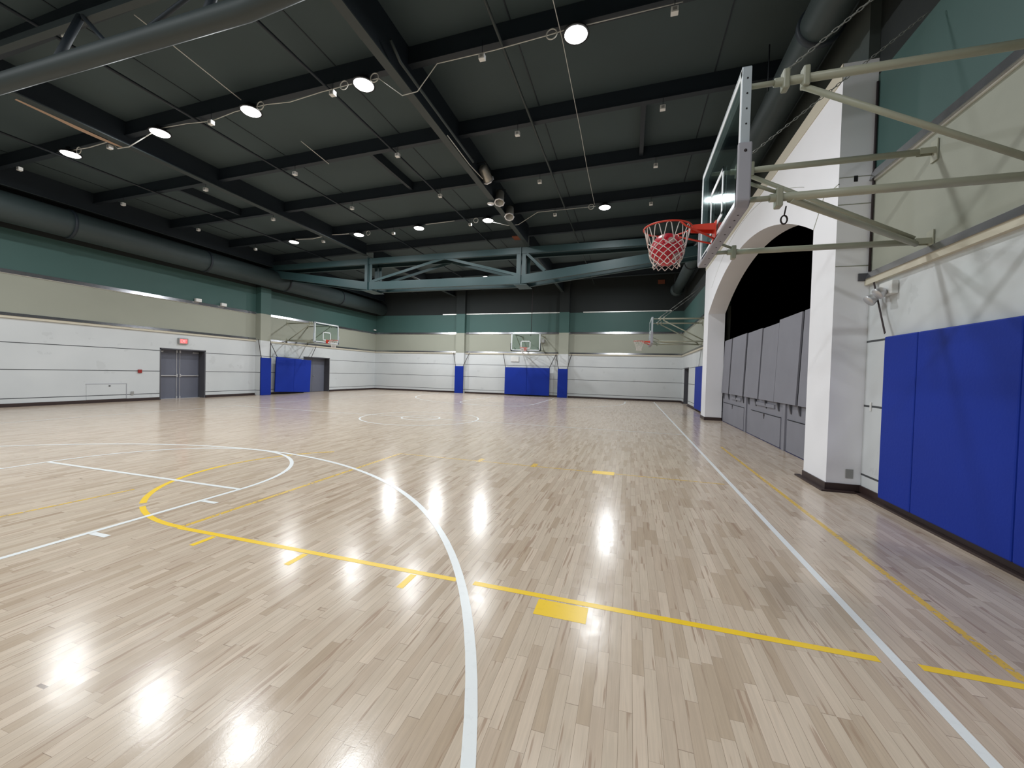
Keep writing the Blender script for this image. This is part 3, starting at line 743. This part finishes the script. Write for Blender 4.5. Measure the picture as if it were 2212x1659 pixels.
wb = MB().box(-5.75, -5.45, YF-0.25, YF, 3.55, 3.75); tag(build('winch_box', wb, 'grey_plastic'), 'small grey winch box on the far wall behind the glass of the centre backboard', 'winch')

# the ball stuck in the net
ctr = (0.33, 4.55, 3.045-0.218)
bl = empty('rubber_ball', ctr, 0.4, 'red rubber ball resting in the net of the nearest hoop', 'ball')
m = MB().sphere((0, 0, 0), 0.166, 40); build('ball_skin', m, 'ball', bl)
m = MB()
for (th_, ph_, rr_) in ((-100, 20, 0.035), (-70, -38, 0.045), (60, 10, 0.04)):
    d_ = Vector((math.cos(math.radians(th_))*math.cos(math.radians(ph_)), math.sin(math.radians(th_))*math.cos(math.radians(ph_)), math.sin(math.radians(ph_))))
    a_ = d_.cross(Vector((0, 0, 1))).normalized(); b2 = d_.cross(a_)
    cv = m.bm.verts.new(d_*0.1675); rg = []
    for k in range(16):
        v = (d_*0.163+(a_*math.cos(k*PI/8)+b2*math.sin(k*PI/8))*rr_).normalized()*0.1672; rg.append(m.bm.verts.new(v))
    for k in range(16): m.bm.faces.new((cv, rg[k], rg[(k+1) % 16]))
build('printed_patch', m, 'ball_grey', bl)

# ------------------------------------------------------------------ stage front and folded panels
sf = empty('stage', (XS, 11.4, 0), 0, 'grey stage front with low storage doors under the arch', 'stage')
def L(mb): bmesh.ops.translate(mb.bm, verts=mb.bm.verts, vec=(-XS, -11.4, 0)); return mb
m = MB(); m.box(XS+0.03, XS+0.08, ya, yb, 0.0, 0.99); build('backing', L(m), 'grey_panel', sf)
m = MB(); m.box(XS+0.02, XS+0.09, ya, yb, 0, 0.012); build('kick_edge', L(m), 'blue_edge', sf)
for (y0, y1) in ((ya+0.02, 9.55), (9.95, 12.15), (12.85, 15.5)):
    d_ = build('storage_door', L(MB().box(XS+0.012, XS+0.03, y0, y1, 0.02, 0.66)), 'grey_panel', sf, bevel=0.003)
    m = MB(); m.box(XS+0.003, XS+0.012, (y0+y1)/2-0.03, (y0+y1)/2+0.03, 0.60, 0.66); m.box(XS+0.003, XS+0.012, (y0+y1)/2-0.006, (y0+y1)/2+0.006, 0.54, 0.60)
    build('latch', L(m), 'strap', d_)
    m = MB(); m.box(XS+0.008, XS+0.03, y0, y1, 0.665, 0.675); build('shadow_gap', L(m), 'black', d_)
for y in (9.72, 12.65): build('post', L(MB().box(XS-0.005, XS+0.03, y-0.07, y+0.07, 0, 0.99)), 'grey_panel', sf, bevel=0.003)
m = MB()
for y in (9.72, 12.65): m.box(XS+0.0, XS+0.02, y+0.075, y+0.085, 0.01, 0.98)
build('joint', L(m), 'black', sf)
for y in (8.95, 9.40, 10.1, 10.95, 11.75, 12.4, 12.95, 13.75, 14.7, 15.45):
    build('bracket', L(MB().prism([(XS-0.03, 0.995), (XS+0.03, 0.995), (XS+0.03, 0.80), (XS+0.015, 0.80)], y-0.025, y+0.025, axis='y')), 'dark_jamb', sf)
for y0, y1 in ((10.35, 11.7), (13.2, 14.3)):
    build('cleat', L(MB().box(XS+0.0, XS+0.03, y0, y1, 0.84, 0.92)), 'grey_panel', sf)
labs = ['grey folded stage panel nearest the near pillar, mostly hidden behind it', 'tallest grey stage panel, second from the near pillar', 'grey stage panel overlapped by the taller one beside it', 'middle grey stage panel standing between two dark gaps', 'grey stage panel second from the far pillar', 'grey stage panel beside the far pillar under the arch']
spans = [(7.62, 8.93, 2.83, 0.0), (9.05, 10.27, 2.83, 0.0), (10.29, 11.37, 2.77, 0.0), (11.48, 12.73, 2.79, 0.0), (12.90, 14.47, 2.81, 0.0), (14.63, 15.6, 2.81, 0.0)]
for (y0, y1, zt_, dx), lb in zip(spans, labs):
    if lb.endswith('arch'): y1 = 15.6
    o = empty('folding_board', (XS, (y0+y1)/2, 0.995), 0, lb, 'panel', 'grey folding panels standing on the stage edge')
    m = MB(); hw_ = (y1-y0)/2
    m.prism([(-0.035+dx, 0.0), (0.0+dx, 0.0), (0.06+dx, zt_-0.995), (0.025+dx, zt_-0.995)], -hw_, hw_, axis='y'); build('board', m, 'grey_panel', o, bevel=0.003)
    m = MB(); m.prism([(0.003+dx, 0.0), (0.05+dx, 0.0), (0.11+dx, zt_-1.02), (0.063+dx, zt_-1.02)], hw_-0.10, hw_-0.02, axis='y'); build('batten', m, 'dark_jamb', o)

# ------------------------------------------------------------------ roof structure
tilt = math.atan(0.027)
ys_p = [-0.3, 2.04, 4.42, 6.80, 9.12, 11.50, 13.95, 16.32, 18.8, 21.9, 24.3]
plab = ['behind the viewer', 'before the nearest truss', 'just beyond the nearest truss', 'carrying the nearest lamp row', 'second beyond the nearest lamp row', 'third beyond the nearest lamp row', 'carrying the middle lamp row', 'over the big truss', 'first beyond the big truss', 'carrying the farthest lamp row', 'closest to the far wall']
xm = (XL+XR)/2; hwid = (XR-XL)/2
for y, lb in zip(ys_p, plab):
    m = MB(); zc = zpur(xm)
    ax = Vector((hwid-0.01, 0, hwid*0.027))
    m.obox((xm, y, zc+0.18), ax, (0, 0.045, 0), (0, 0, 0.165)); m.obox((xm, y, zc+0.012), ax, (0, 0.07, 0), (0, 0, 0.012))
    tag(build('purlin', m, 'purlin'), 'dark roof purlin spanning the hall, ' + lb, 'roof beam', 'roof purlins')
def girder(x, y0, y1, zb, fw, label):
    m = MB(); zt = zdeck(x); o = empty('roof_girder', (x, (y0+y1)/2, zb), 0, label, 'roof beam')
    hl = (y1-y0)/2
    build('web', MB().box(-0.02, 0.02, -hl, hl, 0.02, zt-zb), 'purlin', o); build('bottom_flange', MB().box(-fw/2, fw/2, -hl, hl, 0, 0.025), 'girder', o)
girder(-4.22, 3.6, 16.1, 6.76, 0.17, 'central roof girder running from the nearest truss to the big truss')
girder(-4.3, 16.7, YF, 6.76, 0.17, 'central roof girder beyond the big truss')
girder(-12.05, 3.6, 16.1, 6.80, 0.20, 'left roof girder running from the nearest truss to the big truss')
girder(-12.05, 16.7, YF, 6.80, 0.20, 'left roof girder beyond the big truss')
girder(-17.75, YN, YF, 6.55, 0.16, 'roof girder close along the left wall above the duct')
girder(-8.2, YN, 3.4, 6.9, 0.15, 'roof girder ahead of the nearest truss, over the viewer')
# short trimmer joists between purlins
for (x, ya_, yb_, lb) in ((-6.9, 9.2, 11.45, 'short dark joist left of the central girder'), (-12.6-1.5, 9.2, 11.45, 'short dark joist left of the left girder'), (0.1, 9.2, 11.45, 'short dark joist right of the central girder')):
    tag(build('roof_joist', MB().box(x-0.05, x+0.05, ya_, yb_, zpur(x)+0.1, zdeck(x)), 'purlin'), lb, 'roof beam')

def truss(yc, label, braces, ztc=(6.50, 6.76), zbc=(5.24, 5.60), zend=6.30, xr=2.9):
    o = empty('roof_truss', (-8.2, yc, zbc[0]), 0, label, 'roof truss')
    def T(mb): bmesh.ops.translate(mb.bm, verts=mb.bm.verts, vec=(8.2, -yc, -zbc[0])); return mb
    xl, xa, xb = XL+0.35, -12.0, -4.52
    dz = zbc[1]-zbc[0]
    def chord(p, q, h, d=0.15, nm='chord', mat='steel', both=True):
        m = MB(); p, q = Vector(p), Vector(q); t = (q-p).normalized(); up = Vector((-t.z, 0, t.x))
        # wide flange lying on its side: web plate with two flanges
        mid = (p+q)/2; ax = (q-p)/2
        for s1 in (-1, 1):
            m.obox(mid+Vector((0, s1*0.40, 0)), ax, (0, 0.012, 0), up*(h/2))
            for e_ in (-1, 1): m.obox(mid+Vector((0, s1*0.34, 0))+up*(e_*(h/2-0.008)), ax, (0, 0.07, 0), up*0.008)
        build(nm, T(m), mat, o)
    zc = (zbc[0]+zbc[1])/2
    chord((xa, yc, zc), (xb, yc, zc), dz, nm='bottom_chord')
    chord((xb, yc, zc), (xr, yc, zend), dz, nm='bottom_chord'); chord((xa, yc, zc), (xl, yc, zend), dz, nm='bottom_chord')
    ztm = (ztc[0]+ztc[1])/2
    chord((xl, yc, ztm-0.1), (xr, yc, ztm+0.05), ztc[1]-ztc[0], nm='top_chord')
    for x in (xa, xb):
        for yy in (-0.385, 0.385):
            m = MB(); m.box(x-0.20, x-0.04, yc+yy-0.01, yc+yy+0.01, zbc[1]-0.02, ztc[0]+0.05); m.box(x+0.04, x+0.20, yc+yy-0.01, yc+yy+0.01, zbc[1]-0.02, ztc[0]+0.05); m.box(x-0.012, x+0.012, yc+yy-0.09, yc+yy+0.08, zbc[0]-0.03, ztc[1])
            build('post', T(m), 'steel', o)
        build('gusset', T(MB().box(x-0.28, x+0.28, yc-0.48, yc+0.48, zbc[0]-0.05, zbc[0]-0.03)), 'steel', o)
    for (x0_, z0_, x1_, z1_) in braces:
        for yy in (-0.37, 0.37):
            m = MB(); a, b = Vector((x0_, yc+yy, z0_)), Vector((x1_, yc+yy, z1_)); d_ = (b-a)/2; u_ = Vector((-d_.z, 0, d_.x)).normalized()
            m.obox((a+b)/2, d_, (0, 0.02, 0), u_*0.055); build('brace', T(m), 'steel', o)
    return o
truss(16.62, 'big teal roof truss crossing the hall ahead, with a stepped lower chord', [(-11.85, 5.62, -8.05, 6.52), (-8.05, 6.52, -4.65, 5.62), (-4.3, 6.5, -3.5, 5.75)])
tn = empty('roof_truss', (-8.2, 3.55, 5.35), 0, 'nearest roof truss crossing the top left corner of the view', 'roof truss')
def T2(mb): bmesh.ops.translate(mb.bm, verts=mb.bm.verts, vec=(8.2, -3.55, -5.35)); return mb
m = MB(); m.path([(-17.9, 3.5, 6.2), (-12.0, 3.52, 5.50), (-4.3, 3.52, 5.50), (2.6, 3.5, 6.2)], 0.115, seg=16); build('bottom_chord', T2(m), 'girder', tn)
m = MB(); m.box(-17.9, 2.8, 3.86, 3.92, 6.48, 6.58); m.box(-17.9, 2.8, 3.84, 3.94, 6.45, 6.47); build('top_chord', T2(m), 'girder', tn)
for x in (-7.75, -4.95):
    m = MB().path([(x, 3.52, 5.5), (x-0.1, 3.86, 6.5)], 0.05, seg=8); build('post', T2(m), 'purlin', tn)
m = MB().path([(-7.8, 3.86, 6.5), (-6.6, 3.55, 5.55)], 0.03, seg=6); m.path([(-4.95, 3.86, 6.5), (-6.3, 3.55, 5.55)], 0.03, seg=6); build('brace', T2(m), 'purlin', tn)

# ducts
def duct(x, z, r, y0, y1, label, joints, caps=True):
    o = empty('air_duct', (x, y0, z), 0, label, 'duct')
    build('duct_body', MB().lathe([(0.02, 0), (r*0.98, 0.02), (r, 0.05), (r, y1-y0)], axis='y', seg=32), 'duct', o)
    for yj in joints: build('duct_collar', MB().lathe([(r-0.02, -0.04), (r+0.03, -0.04), (r+0.03, 0.04), (r-0.02, 0.04)], c=(0, yj-y0, 0), axis='y', seg=32), 'purlin', o)
    for yj in range(int(y0)+1, int(y1), 5):
        build('hanger', MB().path([(-r-0.01, yj-y0, 0), (-r-0.01, yj-y0, 7.3-z)], 0.012, seg=6), 'purlin', o)
    return o
duct(XL+0.80, 5.93, 0.44, YN+0.1, YF-0.4, 'long round duct running high along the left wall', [4.0, 8.4, 12.75, 16.9, 21.0])
dr = duct(2.42, 6.50, 0.27, YN+0.1, 24.9, 'round duct running high along the right wall behind the near backboard', [6.7, 13.0, 19.0])
build('end_diffuser', MB().lathe([(0.22, 0), (0.36, 0.1), (0.36, 0.35), (0.25, 0.4)], c=(0, 24.4-YN-0.1, 0), axis='y', seg=24), 'duct', dr)
# dark cables over the parapet
# ------------------------------------------------------------------ lamps
rows = [(-0.3, 'row behind the viewer', [-14.2, -10.9, -8.1, -5.2, -1.05]), (6.80, 'nearest lamp row', [-14.2, -10.9, -8.1, -5.22, -1.05]), (13.95, 'middle lamp row', [-14.1, -10.8, -8.05, -5.2, -1.0]), (21.9, 'farthest lamp row', [-14.3, -11.1, -8.2, -0.95])]
def lz(x): return 7.20+0.022*x
ROW_W = (1.05, 0.95, 0.85, 1.65)
first = None
lamp_data = bpy.data.lights.new('high_bay_light', 'AREA'); lamp_data.shape = 'DISK'; lamp_data.size = 0.40; lamp_data.energy = LAMP_W
lamp_data.color = (0.94, 0.975, 1.0)
for ri, (y, rn_, xs_) in enumerate(rows):
    row_light = lamp_data.copy(); row_light.energy = LAMP_W*ROW_W[ri]
    for i, x in enumerate(xs_):
        lab = 'round high bay lamp in the %s, %s from the left' % (rn_, ORD[i])
        if first is None:
            first = empty('ceiling_lamp', (x, y, lz(x)), 0, lab, 'lamp', 'high bay ceiling lamps')
            build('housing', MB().lathe([(0.03, 0.16), (0.09, 0.15), (0.10, 0.07), (0.21, 0.035), (0.225, 0.0), (0.20, 0.0)], seg=24), 'black', first)
            build('lens', MB().lathe([(0.02, -0.055), (0.10, -0.045), (0.165, -0.025), (0.19, -0.003), (0.01, -0.002)], seg=24), 'lens', first)
            build('hanger', MB().path([(0, 0, 0.15), (0, 0, 0.28)], 0.01, seg=6), 'purlin', first)
            li = bpy.data.objects.new('light_source', lamp_data); COL.objects.link(li); li.parent = first; li.location = (0, 0, -0.062)
            o = first
        else:
            o = copy_tree(first); o['label'] = lab
        o.location = (x, y, lz(x))
        for ch in o.children:
            if ch.type == 'LIGHT': ch.data = row_light

# junction boxes beside lamps and on the purlins
def jbox_proto(loc, label, group):
    o = empty('ceiling_box', loc, 0, label, 'ceiling box', group)
    build('box_body', MB().box(-0.055, 0.055, -0.045, 0.045, -0.05, 0.04), 'white_plastic', o, bevel=0.006)
    build('drop_rod', MB().path([(0, 0, 0.04), (0, 0, 0.30)], 0.006, seg=5), 'purlin', o)
    build('box_lens', MB().box(-0.03, 0.03, -0.05, -0.044, -0.03, 0.02), 'grey_plastic', o)
    return o
pj = None
xg = [0.48, -2.68, -5.85, -9.1, -12.45, -16.1]
pn = {4.42: 'purlin just beyond the nearest truss', 6.80: 'nearest lamp row purlin', 9.12: 'second purlin beyond the nearest truss', 11.50: 'third purlin beyond the nearest truss', 13.95: 'middle lamp row purlin'}
for y in (4.42, 6.80, 9.12, 11.50, 13.95):
    for i, x in enumerate(xg):
        if y == 4.42 and x > -8: continue
        xx = x+0.0
        lab = 'small white box hanging from the %s, %s from the right' % (pn[y], ORD[i])
        zz = zpur(xx)-0.24
        if pj is None: pj = jbox_proto((xx, y-0.12, zz), lab, 'small white boxes under the roof purlins'); o = pj
        else: o = copy_tree(pj); o['label'] = lab; o.location = (xx, y-0.12, zz)
        if abs(xx+8.7) < 0.6: pass
# conduits
def pipe(name, pts, r, mat, label, cat='pipe', seg=6):
    return tag(build(name, MB().path(pts, r, seg=seg), mat), label, cat)
pipe('sprinkler_pipe', [(-2.33, -3, 7.22), (-2.33, 25.5, 7.22)], 0.028, 'girder', 'thin dark sprinkler pipe running lengthwise right of the central girder')
pipe('sprinkler_pipe', [(-6.02, -3, 7.12), (-6.02, 25.5, 7.12)], 0.028, 'purlin', 'thin dark sprinkler pipe running lengthwise left of the central girder')
pipe('sprinkler_pipe', [(-9.6, -3, 7.02), (-9.6, 25.5, 7.02)], 0.028, 'purlin', 'thin dark sprinkler pipe running lengthwise midway to the left girder')
pipe('sprinkler_pipe', [(-14.6, -3, 6.9), (-14.6, 25.5, 6.9)], 0.028, 'purlin', 'thin dark sprinkler pipe running lengthwise left of the left girder')
pipe('conduit', [(-4.02, 5.9, 7.0), (-4.02, 6.2, 6.86), (-4.02, 9.6, 6.86)], 0.03, 'girder', 'grey conduit fixed beside the central girder ahead of the spotlights')
pipe('power_cable', [(0.6, 6.76, 7.3), (-1.25, 6.76, 7.26), (-1.47, 6.76, 7.24), (-2.5, 6.76, 7.18), (-3.6, 6.76, 7.16), (-4.0, 6.76, 6.72), (-4.32, 6.76, 6.70), (-4.85, 6.76, 7.12), (-5.5, 6.76, 7.12), (-6.2, 6.76, 7.09), (-7.0, 6.76, 7.02), (-7.6, 6.76, 7.07), (-8.5, 6.76, 7.06), (-9.2, 6.76, 6.96), (-10.0, 6.76, 7.02), (-10.9, 6.76, 7.04)], 0.009, 'cable', 'white cable looping along the nearest lamp row and under the central girder', 'cable')
pipe('power_cable', [(-11.0, 6.76, 7.0), (-11.9, 6.76, 6.75), (-12.3, 6.76, 6.76), (-12.6, 6.76, 6.98), (-13.4, 6.76, 6.93), (-14.1, 6.76, 6.95)], 0.012, 'cable', 'white cable joining the two leftmost lamps of the nearest row', 'cable')
pipe('power_cable', [(-1.35, -2, 7.28), (-1.36, 5.0, 7.26), (-1.30, 6.9, 7.24), (-1.31, 9.7, 7.26), (-1.33, 11.5, 7.24), (-1.33, 13.8, 7.25)], 0.007, 'cable', 'thin pale cable running lengthwise to the rightmost lamps', 'cable')
pipe('power_cable', [(-8.0, 4.6, 7.2), (-8.02, 5.1, 7.18), (-8.14, 6.6, 7.15)], 0.010, 'cable', 'thin pale cable reaching the third lamp of the nearest row', 'cable')
pipe('power_cable', [(-8.12, 8.2, 7.17), (-8.14, 9.2, 7.11)], 0.010, 'cable', 'short pale cable end beyond the third lamp of the nearest row', 'cable')
pipe('power_cable', [(-11.2, 13.84, 7.0), (-12.2, 13.84, 7.02), (-13.0, 13.84, 6.92), (-13.9, 13.84, 6.96)], 0.016, 'cable', 'white cable joining the two leftmost lamps of the middle row', 'cable')
pipe('power_cable', [(-5.4, 13.84, 7.1), (-4.4, 13.84, 6.8), (-4.0, 13.84, 6.8), (-3.3, 13.84, 7.18), (-1.3, 13.84, 7.2)], 0.010, 'cable', 'pale cable along the middle lamp row to the rightmost lamp', 'cable')
pipe('power_cable', [(-7.7, 13.84, 7.1), (-6.5, 13.84, 7.14)], 0.014, 'cable', 'pale cable between third and fourth lamps of the middle row', 'cable')
# cable coils by lamps
for x, y, lb in ((-1.45, 6.745, 'cable coil beside the rightmost lamp of the nearest row'), (-4.92, 6.745, 'cable coil right of the fourth lamp of the nearest row'), (-7.75, 6.745, 'cable coil beside the third lamp of the nearest row'), (-5.62, 6.745, 'cable coil left of the fourth lamp of the nearest row'), (-13.72, 6.745, 'cable coil beside the leftmost lamp of the nearest row'), (-5.65, 13.895, 'cable coil beside the fourth lamp of the middle row'), (-10.3, 13.895, 'cable coil beside the second lamp of the middle row'), (-1.45, 13.895, 'cable coil beside the rightmost lamp of the middle row')):
    z = zpur(x)-0.098; m = MB()
    m.path([(x+0.09*math.cos(2*PI*k/20), y-0.02, z+0.085*math.sin(2*PI*k/20)) for k in range(20)], 0.011, seg=6, closed=True)
    tag(build('cable_coil', m, 'cable'), 'white ' + lb, 'cable', 'cable coils beside the lamps')
# spotlights under the central girder
def can(loc, rx, rz, label):
    o = empty('spotlight', loc, rz, label, 'spotlight', 'can spotlights on the central girder'); o.rotation_euler = (rx, 0, rz); o.scale = (1.3, 1.3, 1.3)
    build('can_body', MB().lathe([(0.05, 0.34), (0.10, 0.30), (0.105, 0.02), (0.10, 0.0), (0.09, 0.0), (0.085, 0.25), (0.01, 0.26)], seg=20), 'can', o)
    m = MB(); m.path([(0.115*math.cos(2*PI*k/8), 0.115*math.sin(2*PI*k/8), 0.0) for k in range(8)], 0.016, seg=6, closed=True); build('gel_frame', m, 'white_gloss', o)
    m = MB(); m.path([(-0.12, 0, 0.16), (-0.12, 0, 0.42), (0.12, 0, 0.42), (0.12, 0, 0.16)], 0.009, seg=6); build('yoke', m, 'black', o)
    return o
can((-4.02, 10.75, 6.93), math.radians(62), math.radians(-10), 'can spotlight under the central girder, nearest of the three, pointing lengthwise')
can((-4.02, 11.75, 6.72), math.radians(-24), 0.25, 'can spotlight under the central girder, middle one beside the white disc')
can((-4.0, 12.75, 6.66), math.radians(-28), 0.25, 'can spotlight under the central girder, farthest of the three')
tag(build('white_disc', MB().lathe([(0.01, 0), (0.11, 0), (0.11, 0.02), (0.01, 0.02)], c=(-4.30, 11.75, 6.70), seg=20), 'white_gloss'), 'small white disc on the underside of the central girder beside the spotlights', 'disc')
pipe('power_cable', [(-4.12, 8.3, 6.80), (-4.12, 9.6, 6.80), (-4.1, 10.5, 6.86)], 0.012, 'cable', 'pale cable feeding the spotlights along the central girder', 'cable')
# loose facing strip and exposed boards
m = MB(); pts = [(5.0, 0.02), (5.5, 0.05), (6.0, 0.11), (6.4, 0.10), (6.8, 0.01)]
for (y0, w0), (y1, w1) in zip(pts, pts[1:]):
    m.bm.faces.new([m.bm.verts.new(p) for p in ((-12.20-w0, y0, 6.78), (-12.17, y0, 6.79), (-12.17, y1, 6.79), (-12.20-w1, y1, 6.78))])
r_ = bmesh.ops.extrude_face_region(m.bm, geom=list(m.bm.faces)); bmesh.ops.translate(m.bm, verts=[v for v in r_['geom'] if isinstance(v, bmesh.types.BMVert)], vec=(0, 0, 0.004))
tag(build('facing_strip', m, 'tan'), 'loose tan paper strip hanging from the left girder at the left edge', 'paper strip')
tag(build('exposed_board', MB().box(-4.75, -4.28, 15.55, 15.95, 6.98, 7.02), 'orange'), 'small orange brown board exposed where the central girder meets the big truss', 'board')
tag(build('exposed_board', MB().box(-11.72, -11.35, 9.25, 9.45, 7.35, 7.41), 'orange'), 'small orange brown patch of board beside the left girder', 'board')
tag(build('exposed_board', MB().box(1.45, 1.85, YF-0.05, YF, 7.15, 7.4), 'orange'), 'small brown board near the roof in the far right corner', 'board')
